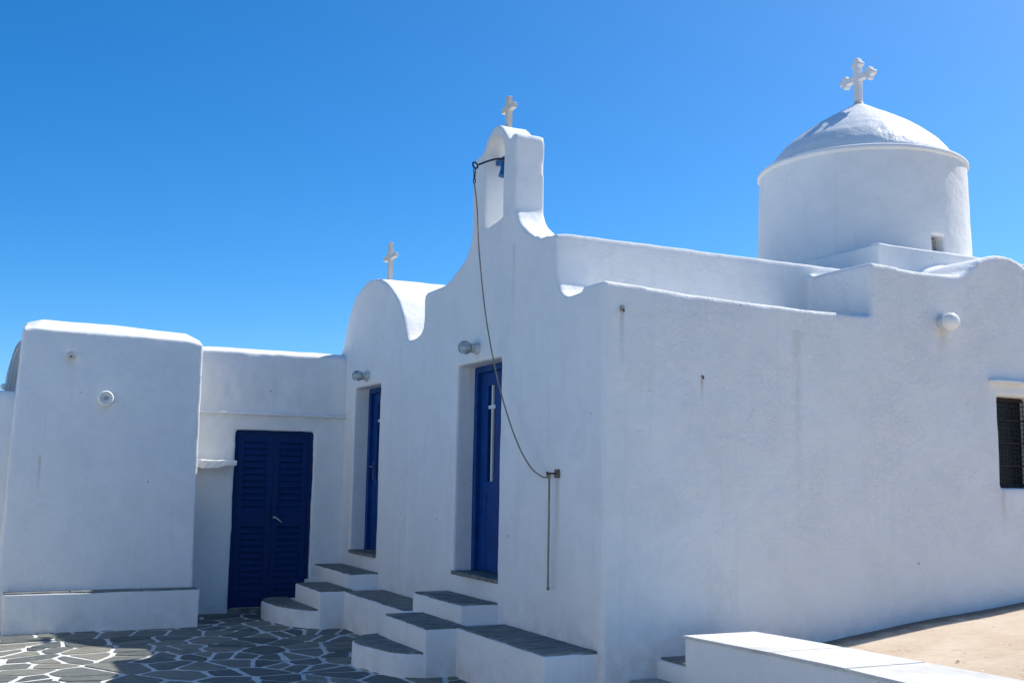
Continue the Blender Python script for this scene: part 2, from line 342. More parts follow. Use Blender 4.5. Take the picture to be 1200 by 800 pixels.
# ------------------------------------------------------------------ ground
bm = bmesh.new(); vv = [bm.verts.new(p) for p in ((-900, -900, -.35), (900, -900, -.35), (900, 900, -.35), (-900, 900, -.35))]; bm.faces.new(vv)
o = fin('ground', bm, M_earth); o['kind'] = 'structure'
def gz(x, y): return .012*noise.noise(Vector((x*.8, y*.8, 0)))-.006
def crazy_paving():
    rnd = random.Random(11); SX = .92; cell = .295; pts = {}
    x0, x1, y0, y1 = -3.6/SX, 5.2/SX, -6, 15.4
    nx = int((x1-x0)/cell)+1; ny = int((y1-y0)/cell)+1
    for i in range(nx):
        for j in range(ny):
            if rnd.random() < .30: continue
            pts[(i, j)] = (x0+(i+.5+rnd.uniform(-.75, .75))*cell, y0+(j+.5+rnd.uniform(-.75, .75))*cell)
    verts = []; faces = []; tones = []
    for (i, j), p in pts.items():
        poly = [(p[0]-1, p[1]-1), (p[0]+1, p[1]-1), (p[0]+1, p[1]+1), (p[0]-1, p[1]+1)]
        for a in range(-4, 5):
            for b in range(-4, 5):
                q = pts.get((i+a, j+b))
                if q is None or q is p: continue
                mx, my = (p[0]+q[0])/2, (p[1]+q[1])/2; dx, dy = q[0]-p[0], q[1]-p[1]; out = []
                for k in range(len(poly)):
                    A, Bp = poly[k], poly[(k+1) % len(poly)]
                    da = (A[0]-mx)*dx+(A[1]-my)*dy; db = (Bp[0]-mx)*dx+(Bp[1]-my)*dy
                    if da <= 0: out.append(A)
                    if da*db < 0: t_ = da/(da-db); out.append((A[0]+(Bp[0]-A[0])*t_, A[1]+(Bp[1]-A[1])*t_))
                poly = out
                if len(poly) < 3: break
            if len(poly) < 3: break
        if len(poly) < 3: continue
        W = [Vector((x*SX, y)) for x, y in poly]
        # shear the whole field a little so courses do not run square
        W = [Vector((v.x+.18*math.sin(v.y*1.1), v.y+.22*v.x*.5+.12*math.sin(v.x*1.7))) for v in W]
        # drop very short edges, inset each side by its own joint width
        W = [v for k, v in enumerate(W) if (v-W[k-1]).length > .035]
        if len(W) < 3: continue
        n = len(W); ar = sum(W[k].x*W[(k+1) % n].y-W[(k+1) % n].x*W[k].y for k in range(n))/2
        if ar < .008: continue
        ws = [rnd.uniform(.014, .027) for _ in range(n)]; ins = []
        for k in range(n):
            P0, P1, P2 = W[k-1], W[k], W[(k+1) % n]
            d1 = (P1-P0).normalized(); d2 = (P2-P1).normalized(); n1 = Vector((-d1.y, d1.x)); n2 = Vector((-d2.y, d2.x))
            den = n1.x*n2.y-n1.y*n2.x
            if abs(den) < .12: ins.append(P1+n1*ws[k-1]); continue
            c1 = n1.dot(P1)+ws[k-1]; c2 = n2.dot(P1)+ws[k]
            ins.append(Vector(((c1*n2.y-c2*n1.y)/den, (n1.x*c2-n2.x*c1)/den)))
        if sum(ins[k].x*ins[(k+1) % n].y-ins[(k+1) % n].x*ins[k].y for k in range(n))/2 < .002: continue
        # chipped outline
        rng = []
        for k in range(n):
            A, Bp = ins[k], ins[(k+1) % n]; m_ = max(2, int((Bp-A).length/.07))
            for q in range(m_):
                v = A.lerp(Bp, q/m_)
                if q == 0: v = v.lerp((ins[k-1]+ins[(k+1) % n])/2, .06)
                rng.append(v+Vector((rnd.uniform(-.004, .004), rnd.uniform(-.004, .004))))
        c = sum(rng, Vector((0, 0)))/len(rng)
        if not (-3.5 < c.x < 5.1 and -5.5 < c.y < 15): continue
        tz_ = rnd.uniform(-.002, .005); b0 = len(verts); m_ = len(rng)
        for v in rng: verts.append((v.x, v.y, gz(v.x, v.y)-.004))
        for v in rng:
            u = v.lerp(c, .004/max(.02, (v-c).length)); verts.append((u.x, u.y, gz(u.x, u.y)+.005+tz_))
        faces.append(list(range(b0+m_, b0+2*m_))); tn = rnd.random(); tones.append(tn)
        for k in range(m_): faces.append([b0+k, b0+(k+1) % m_, b0+m_+(k+1) % m_, b0+m_+k]); tones.append(tn)
    nst = len(faces)
    GX, GY = 60, 90; b0 = len(verts)
    for i in range(GX+1):
        for j in range(GY+1):
            x, y = -3.9+i*9.5/GX, -8+j*23.6/GY; verts.append((x, y, gz(x, y)))
    for i in range(GX):
        for j in range(GY):
            a = b0+i*(GY+1)+j; faces.append([a, a+GY+1, a+GY+2, a+1]); tones.append(.5)
    me = bpy.data.meshes.new('courtyard_paving'); me.from_pydata(verts, [], faces); me.update()
    at = me.attributes.new('tone', 'FLOAT', 'FACE')
    for k, v in enumerate(tones): at.data[k].value = v
    me.materials.append(M_pave); me.materials.append(M_joint)
    for k in range(nst, len(faces)): me.polygons[k].material_index = 1
    o = bpy.data.objects.new('courtyard_paving', me); COL.objects.link(o); o['kind'] = 'structure'
crazy_paving()
def tz(x, y): return .383+.10*(min(x, 9.6)-6.2)
bm = bmesh.new()
xs = [5.32+.25*i for i in range(80)]; ys = [-10+.25*j for j in range(69)]+[7.12]
gv = [[bm.verts.new((x, y, tz(x, y)+.012*noise.noise(Vector((x*.9, y*.9, 3))))) for y in ys] for x in xs]
for i in range(len(xs)-1):
    for j in range(len(ys)-1): bm.faces.new((gv[i][j], gv[i+1][j], gv[i+1][j+1], gv[i][j+1]))
o = fin('terrace_paving', bm, M_terr, smooth=60); o['kind'] = 'structure'

# ------------------------------------------------------------------ domed chapel
chapel = thing('chapel', 'big domed chapel with the bell gable and the long bare right wall', 'chapel', (7.2, 9, 0))
f1 = catmull([(7.02, 3.15), (7.10, 3.165), (7.26, 3.13), (7.45, 3.125), (7.60, 3.125), (7.72, 3.18), (7.775, 3.27)], 4) + \
     [(7.80, 3.45), (7.80, 3.66)] + catmull([(7.82, 3.685), (7.95, 3.69), (8.14, 3.71), (8.30, 3.785), (8.44, 3.87), (8.54, 3.96), (8.60, 4.07)], 4) + \
     [(8.605, 4.5), (8.60, 4.74)] + catmull([(8.62, 4.785), (8.68, 4.785), (8.745, 4.765), (8.80, 4.80), (8.87, 4.88), (8.95, 4.945), (9.05, 4.97), (9.15, 4.945), (9.24, 4.88), (9.31, 4.80), (9.38, 4.765), (9.46, 4.765), (9.505, 4.73)], 3) + \
     [(9.535, 4.6), (9.55, 4.2)] + catmull([(9.55, 4.02), (9.60, 3.89), (9.74, 3.765), (9.95, 3.68), (10.15, 3.62), (10.36, 3.61), (10.69, 3.605), (10.765, 3.57)], 4) + \
     [(10.78, 3.3), (10.80, 3.235), (10.88, 3.18), (11.06, 3.15), (11.06, -.25), (7.02, -.25)]
sw = [(4.19, 3.165), (4.5, 3.155), (4.92, 3.13), (5.5, 3.115), (6.3, 3.105), (6.88, 3.11)]
arch = catmull([(7.95, 3.565), (8.07, 3.62), (8.22, 3.735), (8.40, 3.80), (8.58, 3.815), (8.76, 3.78), (8.95, 3.68), (9.10, 3.58), (9.25, 3.54)], 4)
up = [(6.88, 3.58), (7.1, 3.575), (7.3, 3.555), (7.6, 3.56)] + arch + [(9.7, 3.54), (10.4, 3.54)]
belarch = [(8.855, 4.04)] + [(9.055-.2*math.cos(a), 4.66+.2*math.sin(a)) for a in [R(15*k) for k in range(13)]] + [(9.255, 4.00)]
body = plaster([
    PR(f1, 0, FX, FX+.295),
    PR(sw+[(6.98, 3.11)]+[(6.98, -.25), (4.19, -.25)], 1, WY, WY+.34),
    PR([(6.88, 3.11)]+up+[(10.4, -.25), (6.88, -.25)], 1, WY, WY+.34),
    PR([(6.88, 3.0)]+up+[(10.4, 3.0)], 1, WY, 7.9),
    B(4.25, 10.4, 7.1, 11.06, 2.86, 3.095),
    B(4.25, 7.75, 7.80, 9.84, 3.0, 3.69),
    PR([(4.19, 3.0), (4.19, 3.74), (4.6, 3.73), (4.75, 3.70), (5.2, 3.685), (5.2, 3.0)], 1, 8.15, 9.62),
    B(7.66, 9.85, 7.70, 10.4, 3.0, 3.975),
    B(10.1, 10.4, 7.1, 11.06, -.25, 3.54), B(4.25, 10.4, 10.78, 11.06, -.25, 3.1),
  ], [
    B(FX-.2, FX+.6, 8.82, 9.83, .745, 2.74),
    PR(belarch, 0, FX-.2, FX+.6),
    B(8.39, 8.87, WY-.2, WY+.5, 1.643, 2.487),
  ], voxel=.018, smooth=2, lumps=((.7, .022), (.16, .005), (.05, .0012)))
def cls(c):
    if c.x < 4.52 and 8.5 < c.y < 9.66 and c.z > 4.05: return 'bell_gable'
    if c.z > 3.965-.0 and c.x > 7.4: return 'drum_base'
    if c.z > 3.0 and c.x > 7.4 and c.y > 7.62: return 'drum_base'
    if c.z > 3.105 and c.y > 7.62 and 4.5 < c.x <= 7.75: return 'nave_roof'
    if c.x < 4.50 and not (c.y < 7.045 and c.x > 4.215): return 'front_wall'
    if c.y < 7.40 or (c.z > 3.1 and c.x > 6.8): return 'side_wall'
    return 'roof'
for k, me in split(body, cls).items(): mobj(k, me, M_long if k == 'side_wall' else M_chapel, chapel)
bpy.data.meshes.remove(body)
DC = (8.75, 9.05)
drum = plaster([lambda bm: lathe(bm, [(1.145, 3.4), (1.138, 4.2), (1.122, 4.8), (1.115, 5.10)], (*DC, 0), seg=120)],
    [lambda bm: box(bm, 8.605, 8.775, 7.55, 8.16, 4.02, 4.21)], voxel=.014, smooth=1, lumps=((.7, .02), (.2, .006)))
wa = None
mobj('drum', drum, M_chapel, chapel)
bm = bmesh.new(); lathe(bm, [(0, 5.085), (1.115, 5.085), (1.130, 5.092), (1.138, 5.108), (1.136, 5.13), (1.12, 5.145), (1.03, 5.175), (.95, 5.18), (0, 5.18)], (*DC, 0), seg=120); fin('cornice', bm, M_chapel, chapel, 50)
dome = plaster([lambda bm: lathe(bm, [(0, 5.12), (1.015, 5.12), (1.00, 5.20), (.95, 5.295), (.85, 5.42), (.715, 5.535), (.55, 5.655), (.37, 5.765), (.19, 5.865), (.07, 5.94), (0, 5.96)], (*DC, 0), seg=120)], voxel=.025, smooth=2, lumps=((.5, .02), (.12, .008)))
mobj('dome', dome, M_dome, chapel)
# dark plate as painted shade in the small drum window, stone slab before it
bm = bmesh.new(); box(bm, 8.59, 8.79, 8.10, 8.18, 4.0, 4.23); dw = fin('drum_window_shade', bm, M_wood_and_shade, chapel)
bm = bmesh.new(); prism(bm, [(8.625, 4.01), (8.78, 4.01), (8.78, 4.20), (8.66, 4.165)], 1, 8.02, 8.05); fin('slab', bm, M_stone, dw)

def latin_cross(name, parent, x, y, z0, z1, zc, arm, wd, th, mat, lab=None):
    bm = bmesh.new(); h = wd/2
    pts = [(y-h, z0), (y-h, zc-h), (y-arm, zc-h), (y-arm, zc+h), (y-h, zc+h), (y-h, z1), (y+h, z1), (y+h, zc+h), (y+arm, zc+h), (y+arm, zc-h), (y+h, zc-h), (y+h, z0)]
    prism(bm, pts, 0, x-th/2, x+th/2)
    bmesh.ops.bevel(bm, geom=bm.edges[:], offset=.003, segments=1, affect='EDGES')
    o = fin(name, bm, mat, parent, 40)
    if lab: o['label'] = lab
M_crs = simple('cross_white', (.70, .655, .57), .8, 0, (30, .4), .10)
latin_cross('roof_cross', chapel, 4.33, 9.05, 4.93, 5.275, 5.160, .125, .052, .05, M_crs, 'plain cross on top of the bell gable')
# dome cross with trefoil ends
bm = bmesh.new(); cx, cy = DC; cz = 6.262
def arm(u, v):            # along direction (u,v) in the y-z plane from the crossing
    s = Vector((0, u, v)); n_ = Vector((0, -v, u)); c0 = Vector((cx, cy, cz))
    Ln = .195 if v == 0 else (.17 if v > 0 else .36); h = .038
    pts = [c0+n_*h, c0+s*(Ln+.03)+n_*(h*.95), c0+s*(Ln+.03)-n_*(h*.95), c0-n_*h]
    prism(bm, [(p.y, p.z) for p in pts], 0, cx-.035, cx+.035)
    if v >= 0:
        for q, rr in ((s*(Ln+.040), .033), (s*(Ln-.01)+n_*.048, .030), (s*(Ln-.01)-n_*.048, .030)):
            lathe(bm, [(0, -.038), (rr*.9, -.036), (rr, 0), (rr*.9, .036), (0, .038)], c0+q, (1, 0, 0), 14)
for d in ((1, 0), (-1, 0), (0, 1), (0, -1)): arm(*d)
me = bpy.data.meshes.new('t'); bmesh.ops.recalc_face_normals(bm, faces=bm.faces); bm.to_mesh(me); bm.free()
o = bpy.data.objects.new('t', me); COL.objects.link(o); q = o.modifiers.new('r', 'REMESH'); q.mode = 'VOXEL'; q.voxel_size = .007; q = o.modifiers.new('s', 'SMOOTH'); q.iterations = 2
dg = bpy.context.evaluated_depsgraph_get(); res = bpy.data.meshes.new_from_object(o.evaluated_get(dg)); bpy.data.objects.remove(o)
for p in res.polygons: p.use_smooth = True
o = mobj('roof_cross', res, simple('dome_cross_white', (.76, .76, .74), .75, 0, (30, .4), .08), chapel); o['label'] = 'ornate trefoil-ended cross on top of the dome'
bm = bmesh.new(); lathe(bm, [(0, 5.88), (.085, 5.89), (.06, 5.955), (.045, 5.985), (0, 5.985)], (*DC, 0), seg=20); fin('cross_foot', bm, M_crs, chapel, 40)

def church_door(parent, y0, y1, z0, z1, lab, handle=True):
    """y1 = left jamb as seen from the yard; leaf set back .2 from the wall face"""
    xf = FX+.19
    fr = bpy.data.objects.new('door', None)
    bm = bmesh.new(); e = .012
    w_ = .065
    box(bm, xf, xf+.11, y0-e, y0+w_, z0, z1+e); box(bm, xf, xf+.11, y1-w_, y1+e, z0, z1+e); box(bm, xf, xf+.11, y0+w_, y1-w_, z1-w_, z1+e)
    bmesh.ops.bevel(bm, geom=bm.edges[:], offset=.004, segments=1, affect='EDGES')
    d = fin('door_frame', bm, M_blue, parent)
    # leaf with stiles, rails and recessed panels, two narrow glazed slots
    a, b_, zb, zt = y0+w_+.003, y1-w_-.003, z0+.012, z1-w_-.003
    bm = bmesh.new(); xl = xf+.045
    W = b_-a; sw_ = .165; slot = .165
    s1 = b_-sw_-slot; s0 = a+sw_
    zs0, zs1 = z0+.86, zt-.13
    # stiles
    for q0, q1 in ((a, s0), (s0+slot, s1), (s1+slot, b_)): box(bm, xl, xl+.045, q0, q1, zb, zt)
    for q0 in (s0, s1):
        box(bm, xl, xl+.045, q0, q0+slot, zs1, zt); box(bm, xl, xl+.045, q0, q0+slot, zs0-.12, zs0)
        box(bm, xl+.003, xl+.042, q0+.003, q0+slot-.003, zb, zs0-.12)
    lf = fin('door_leaf', bm, M_blue, parent, 30)
    for q0 in (s0, s1):
        bm = bmesh.new(); box(bm, xl+.026, xl+.032, q0, q0+slot, zs0, zs1); fin('door_pane', bm, M_darkglass, lf)
        bm = bmesh.new(); c = q0+slot/2
        box(bm, xl+.004, xl+.024, c-.014, c+.014, zs0, zs1); box(bm, xl+.0025, xl+.026, q0+.004, q0+slot-.004, zs1-.225, zs1-.193)
        o = fin('pane_cross', bm, M_whitep, lf); o['label'] = 'white cross laid over the narrow pane'
    if handle:
        bm = bmesh.new(); hy = b_-.055; hz = z0+1.02
        box(bm, xl-.006, xl+.001, hy-.02, hy+.02, hz-.16, hz+.06)
        tube(bm, [(xl, hy, hz), (xl-.045, hy, hz), (xl-.052, hy-.012, hz), (xl-.052, hy-.12, hz-.004)], .009, 8)
        fin('door_handle', bm, M_steel, lf, 40)
    bm = bmesh.new(); pts = []
    n_ = 14
    for k in range(n_+1): pts.append((FX-.012+random.uniform(-.006, .004), y0-.005+(y1-y0+.01)*k/n_))
    pts += [(FX+.30, y1+.005), (FX+.30, y0-.005)]
    prism(bm, pts, 2, z0-.03, z0+.006); fin('door_sill', bm, M_slate, parent)
church_door(chapel, 8.82, 9.83, .765, 2.745, '', False)

# iron-meshed window in the long wall
bm = bmesh.new(); box(bm, 8.37, 8.92, WY+.15, WY+.16, 1.63, 2.50); wp = fin('window', bm, M_darkglass, chapel); wp['label'] = 'dark window behind a close iron mesh'
bm = bmesh.new()
for x0, x1, z0, z1 in ((8.38, 8.91, 1.635, 1.68), (8.38, 8.91, 2.45, 2.495), (8.38, 8.415, 1.68, 2.45), (8.875, 8.91, 1.68, 2.45)): box(bm, x0, x1, WY+.12, WY+.148, z0, z1)
fin('window_frame', bm, M_wood_and_shade, wp)
bm = bmesh.new()
for k in range(1, 12): xx = 8.40+k*.0415; tube(bm, [(xx, WY+.108, 1.65), (xx, WY+.108, 2.48)], .0035, 5)
for k in range(1, 20): zz = 1.64+k*.0425; tube(bm, [(8.39, WY+.101, zz), (8.90, WY+.101, zz)], .0035, 5)
for k in (1, 2, 3): zz = 1.64+k*.21; tube(bm, [(8.385, WY+.092, zz), (8.905, WY+.092, zz)], .008, 6)
fin('iron_mesh', bm, M_grille, wp)
led = plaster([B(8.29, 9.05, WY-.075, WY+.05, 2.60, 2.632)], voxel=.008, smooth=2, lumps=((.15, .018), (.05, .006)))
mobj('window_ledge', led, M_ww, chapel)

# ------------------------------------------------------------------ side chapel
sidec = thing('side_chapel', 'small barrel-vaulted chapel left of the bell gable with its own blue door', 'chapel', (6, 12.4, 0))
f2 = [(11.065, 3.15)] + catmull([(11.24, 3.155), (11.31, 3.23), (11.43, 3.45), (11.62, 3.67), (11.86, 3.83), (12.05, 3.93), (12.27, 4.005), (12.50, 4.045), (12.75, 4.045), (13.0, 3.99), (13.25, 3.89), (13.42, 3.73), (13.53, 3.55), (13.62, 3.39), (13.70, 3.30), (13.80, 3.25), (13.95, 3.22)], 4)
me = plaster([PR(f2+[(13.95, -.25), (11.065, -.25)], 0, FX, FX+.34), PR(f2+[(13.95, 2.9), (11.065, 2.9)], 0, FX, 9.0), B(8.7, 9.0, 11.065, 13.95, -.25, 3.1)],
    [B(FX-.2, FX+.6, 12.11, 13.09, .735, 2.742)], voxel=.022, smooth=3)
sp = split(me, lambda c: 'vault_roof' if (c.x > 4.235 and c.z > 2.95) else 'front_wall')
for k, m2 in sp.items(): mobj(k, m2, M_side, sidec)
church_door(sidec, 12.11, 13.09, .755, 2.745, '')
latin_cross('roof_cross', sidec, 4.33, 12.30, 3.98, 4.47, 4.290, .20, .052, .05, M_crs)

# ------------------------------------------------------------------ annex with louvred double doors
annex = thing('annex', 'low flat-roofed annex with dark blue louvred double doors', 'building', (3.2, 13.8, 0))
YB = 13.45
aa = [(2.1, -.25), (4.30, -.25), (4.30, 3.15), (3.6, 3.15), (3.0, 3.15), (2.1, 3.14)]
ab = [(2.1, -.25), (4.30, -.25), (4.30, 3.215), (3.6, 3.215), (3.0, 3.215), (2.1, 3.205)]
me = plaster([loft(aa, YB, ab, YB+.14, ab, YB+.35), B(2.1, 4.1, YB+.1, 15.5, 2.9, 3.1), B(2.1, 4.3, 15.2, 15.5, -.25, 3.1), B(2.1, 2.4, YB+.1, 15.5, -.25, 3.1)],
    [B(2.82, 3.80, YB-.3, YB+.6, -.5, 2.195)], voxel=.02, smooth=3, lumps=((.5, .03), (.14, .010)))
mobj('wall', me, M_annex, annex)
me = plaster([B(2.15, 4.185, YB-.06, YB+.05, 2.375, 2.415)], voxel=.01, smooth=2, lumps=((.12, .02), (.05, .008)))
o = mobj('string_course', me, M_ww, annex)
me = plaster([PR([(2.18, 1.765), (2.40, 1.715), (2.60, 1.72), (2.70, 1.75), (2.80, 1.755), (2.805, 1.81), (2.18, 1.825)], 1, YB-.21, YB+.05)], voxel=.01, smooth=2, lumps=((.14, .03), (.05, .01)))
mobj('stone_shelf', me, M_ww, annex)
bm = bmesh.new(); yd = YB+.05
box(bm, 2.805, 2.86, yd, yd+.08, .03, 2.21); box(bm, 3.755, 3.81, yd, yd+.08, .03, 2.21); box(bm, 2.86, 3.755, yd, yd+.08, 2.155, 2.21)
bmesh.ops.bevel(bm, geom=bm.edges[:], offset=.004, segments=1, affect='EDGES')
fin('door_frame', bm, M_bluedark, annex)
def louvre_leaf(x0, x1, handle=False, nub=False):
    bm = bmesh.new(); z0, z1 = .055, 2.153; st = .075; y0, y1 = yd+.012, yd+.055
    box(bm, x0, x0+st, y0, y1, z0, z1); box(bm, x1-st, x1, y0, y1, z0, z1)
    for a, b in ((z0, z0+.13), (1.02, 1.19), (z1-.10, z1)): box(bm, x0+st, x1-st, y0+.002, y1-.002, a, b)
    bmesh.ops.bevel(bm, geom=bm.edges[:], offset=.003, segments=1, affect='EDGES')
    lf = fin('louvred_leaf', bm, M_bluedark, annex)
    for za, zb, n in ((z0+.13, 1.02, 11), (1.19, z1-.10, 11)):
        ph = (zb-za)/n; bm = bmesh.new()
        for k in range(n):
            c = za+(k+.5)*ph
            prism(bm, [(y0+.004, c-ph*.46), (y0+.010, c-ph*.50), (y1-.006, c+ph*.42), (y1-.012, c+ph*.50)], 0, x0+st-.003, x1-st+.003)
        fin('louvre_panel', bm, M_bluedark, lf)
    bm = bmesh.new(); box(bm, x0+st, x1-st, y1-.004, y1+.002, z0+.1, z1-.08); fin('back_board', bm, M_bluedark, lf)
    if handle:
        bm = bmesh.new(); hx = x0+.035
        lathe(bm, [(0, 0), (.016, 0), (.014, .008), (0, .008)], (hx, y0, 1.135), (0, -1, 0), 14)
        tube(bm, [(hx, y0, 1.135), (hx, y0-.05, 1.135), (hx+.012, y0-.055, 1.13), (hx+.085, y0-.055, 1.075)], .0085, 8)
        fin('door_handle', bm, M_steel, lf, 40)
louvre_leaf(2.863, 3.306); louvre_leaf(3.310, 3.752, True)
bm = bmesh.new(); box(bm, 2.80, 3.82, YB+.02, YB+.34, -.02, .045); fin('door_sill', bm, M_slate, annex)

# ------------------------------------------------------------------ wide pier block and its bench
YP = 12.58
pier = thing('pier_block', 'wide plain wall block in the left foreground standing on a bench', 'wall block', (1.25, 13, 0))
pa = [(.26, -.25), (2.24, -.25), (2.25, 1.6), (2.25, 3.12), (2.10, 3.155), (1.2, 3.165), (.46, 3.18), (.345, 3.165), (.30, 2.0)]
pb = [(.26, -.25), (2.24, -.25), (2.25, 1.6), (2.245, 3.19), (2.08, 3.265), (1.2, 3.30), (.54, 3.31), (.37, 3.25), (.30, 2.0)]
me = plaster([loft(pa, YP, pb, YP+.20, pb, 13.6, .05)], voxel=.020, smooth=3, lumps=((.7, .025), (.16, .006)))
mobj('wall', me, M_annex, pier)
lowall = thing('boundary_wall', 'lower white wall cut by the left edge, beside the wide block, with an unseen return added to bounce light', 'wall', (-1.5, 12.9, 0))
me = plaster([B(-3.9, .34, 12.72, 13.1, -.25, 2.49), B(-3.9, -3.55, -8, 13.0, -.25, 2.49)], [B(-3.3, .5, 12.6, 12.732, 1.435, 1.45)], voxel=.03, smooth=2); mobj('wall', me, M_ww, lowall)  # long return towards the camera is unseen, added to bounce sun onto the facade
bench0 = thing('masonry_bench', 'low white bench with slate top under the wide plain wall block', 'bench', (1.3, 12.5, 0), 'whitewashed masonry benches')
me = plaster([B(.335, 2.285, 12.39, 12.64, -.25, .392)], voxel=.014, smooth=2, lumps=((.5, .015), (.12, .004))); mobj('bench_body', me, M_ww, bench0)
def slab(pts, z, parent, name='slate_top', th=.010, mat=None, jit=.006, inset=0):
    """slate sheet with a hand-cut, slightly uneven outline"""
    c = Vector((sum(p[0] for p in pts)/len(pts), sum(p[1] for p in pts)/len(pts)))
    out = []
    for i in range(len(pts)):
        a, b = Vector(pts[i]), Vector(pts[(i+1) % len(pts)]); n_ = max(1, int((b-a).length/.09))
        for k in range(n_):
            p = a.lerp(b, k/n_); d = c-p; p = p+d.normalized()*inset if d.length > 0 else p
            out.append((p.x+random.uniform(-jit, jit), p.y+random.uniform(-jit, jit)))
    bm = bmesh.new(); prism(bm, out, 2, z-.02, z+th)
    return fin(name, bm, mat or M_slate, parent)
for a, b in ((.35, .96), (.975, 1.66), (1.675, 2.27)): slab([(a, 12.405), (b, 12.405), (b, 12.58), (a, 12.58)], .40, bench0, 'slate_slab', .008)

# vaulted house behind the pier, at the left edge
vh = thing('vaulted_house', 'curved vaulted roof end peeking out behind the wide wall block', 'house', (1.4, 14.5, 0))
va = catmull([(.20, 2.2), (.275, 2.55), (.295, 2.75), (.325, 2.98), (.40, 3.14), (.60, 3.2), (1.0, 3.2)], 4)
me = plaster([PR(va+[(2.0, 3.1), (2.0, 0), (.2, 0)], 1, 13.63, 13.9)], voxel=.02, smooth=1); mobj('front_wall', me, M_cream, vh)
bm = bmesh.new(); vb = [(x-.035, z+.03) for x, z in va]; prism(bm, vb+[(2.0, 3.1), (2.0, 1.5), (.2, 1.5)], 1, 13.92, 16); fin('vault_roof', bm, M_greyp, vh)
bm = bmesh.new(); tube(bm, [(x-.012, 13.62, z+.01) for x, z in va], .008, 8); fin('drip_edge', bm, M_greyp, vh)
bm = bmesh.new(); lathe(bm, [(0, -.05), (.028, -.03), (.035, 0), (.028, .03), (0, .05)], (.215, 13.70, 2.60), (0, 1, 0), 14); fin('pipe_end', bm, M_opal, vh, 40)

# ------------------------------------------------------------------ steps and benches along the chapels
M_step = M_ww
def vox(solids, **k): return plaster(solids, voxel=.014, smooth=2, lumps=((.45, .016), (.12, .004)), **k)
b1 = thing('masonry_bench', 'white bench with long slate top right of the front steps, ending at the chapel corner', 'bench', (3.96, 7.9, 0), 'whitewashed masonry benches')
mobj('bench_body', vox([B(3.735, 4.23, 7.085, 9.40, -.2, .395)]), M_step, b1)
for a, b in ((7.095, 7.62), (7.628, 8.14), (8.148, 8.652)): slab([(3.752, a), (4.192, a), (4.192, b), (3.752, b)], .40, b1, 'slate_slab', .008, jit=.008)
b2 = thing('masonry_bench', 'white bench with slate top running between the two flights of door steps', 'bench', (3.96, 10.6, 0), 'whitewashed masonry benches')
mobj('bench_body', vox([B(3.735, 4.23, 9.42, 13.44, -.2, .388)]), M_step, b2)
for a, b in ((9.965, 10.6), (10.608, 11.3), (11.308, 11.772)): slab([(3.752, a), (4.192, a), (4.192, b), (3.752, b)], .392, b2, 'slate_slab', .008, jit=.008)
def steps(label, yu0, yu1, ym0, ym1, rnd, rlab):
    s = thing('door_steps', label, 'steps', (3.8, (yu0+yu1)/2, 0), 'slate-topped steps up to the chapel doors')
    u = mobj('upper_step', vox([B(3.835, 4.23, yu0, yu1, .2, .557)]), M_step, s)
    slab([(3.85, yu0+.012), (4.192, yu0+.012), (4.192, (yu0+yu1)/2-.004), (3.85, (yu0+yu1)/2-.004)], .561, u, 'slate_tread', .009, jit=.008)
    slab([(3.85, (yu0+yu1)/2+.004), (4.192, (yu0+yu1)/2+.004), (4.192, yu1-.012), (3.85, yu1-.012)], .561, u, 'slate_tread', .009, jit=.008)
    md = mobj('middle_step', vox([B(3.455, 3.85, ym0, ym1, -.2, .393)]), M_step, s)
    mm = ym0+(ym1-ym0)*.45
    slab([(3.468, ym0+.012), (3.832, ym0+.012), (3.832, mm-.003), (3.468, mm-.003)], .398, md, 'slate_tread', .009, jit=.008)
    slab([(3.468, mm+.003), (3.832, mm+.003), (3.832, ym1-.012), (3.468, ym1-.012)], .398, md, 'slate_tread', .009, jit=.008)
    rc = catmull(rnd, 5)
    rb = mobj('rounded_step', vox([PR(rc+[(3.6, rnd[-1][1]), (3.6, rnd[0][1])], 2, -.2, .192)]), M_step, s)
    slab([(x, y) for x, y in rc]+[(3.458, rnd[-1][1]-.02)]+[(3.458, rnd[0][1]+.04)], .197, rb, 'slate_tread', .009, jit=.003, inset=.02)
steps('flight of slate-topped steps up to the blue door under the bell gable', 8.80, 9.95, 8.655, 9.70,
      [(3.46, 8.665), (3.27, 8.80), (3.16, 9.10), (3.10, 9.46), (3.19, 9.73), (3.34, 9.86), (3.48, 9.90)], '')
steps('flight of slate-topped steps up to the small vaulted chapel door, beside the louvred doors', 11.98, 13.38, 11.78, 12.79,
      [(3.46, 11.80), (3.26, 12.05), (3.13, 12.45), (3.09, 12.88), (3.18, 13.12), (3.32, 13.22), (3.48, 13.20)], '')

# stone steps in the corner by the low wall
sa = thing('corner_step', 'upper slate-topped step squeezed between the long wall and the end of the low wall', 'step', (5.1, 6.85, 0), 'corner steps')
mobj('step_body', vox([PR([(4.67, 7.06), (5.62, 7.06), (5.62, 6.60), (4.67, 6.60)], 2, -.2, .335)]), M_step, sa)
slab([(4.70, 7.03), (5.2, 7.03), (5.2, 6.63), (4.685, 6.63)], .340, sa, 'slate_tread', .009, jit=.006)
slab([(5.21, 7.03), (5.6, 7.03), (5.6, 6.63), (5.21, 6.63)], .340, sa, 'slate_tread', .009, jit=.006)
sb = thing('corner_step', 'rough pale stone step at the bottom edge, lowest one at the chapel corner', 'step', (4.5, 6.8, 0), 'corner steps')
mobj('step_body', plaster([PR([(4.44, 7.05), (4.69, 7.05), (4.69, 6.5), (4.50, 6.46), (4.40, 6.6), (4.38, 6.9)], 2, -.2, .198)], voxel=.012, smooth=2, lumps=((.25, .02), (.08, .012))), M_stone, sb)

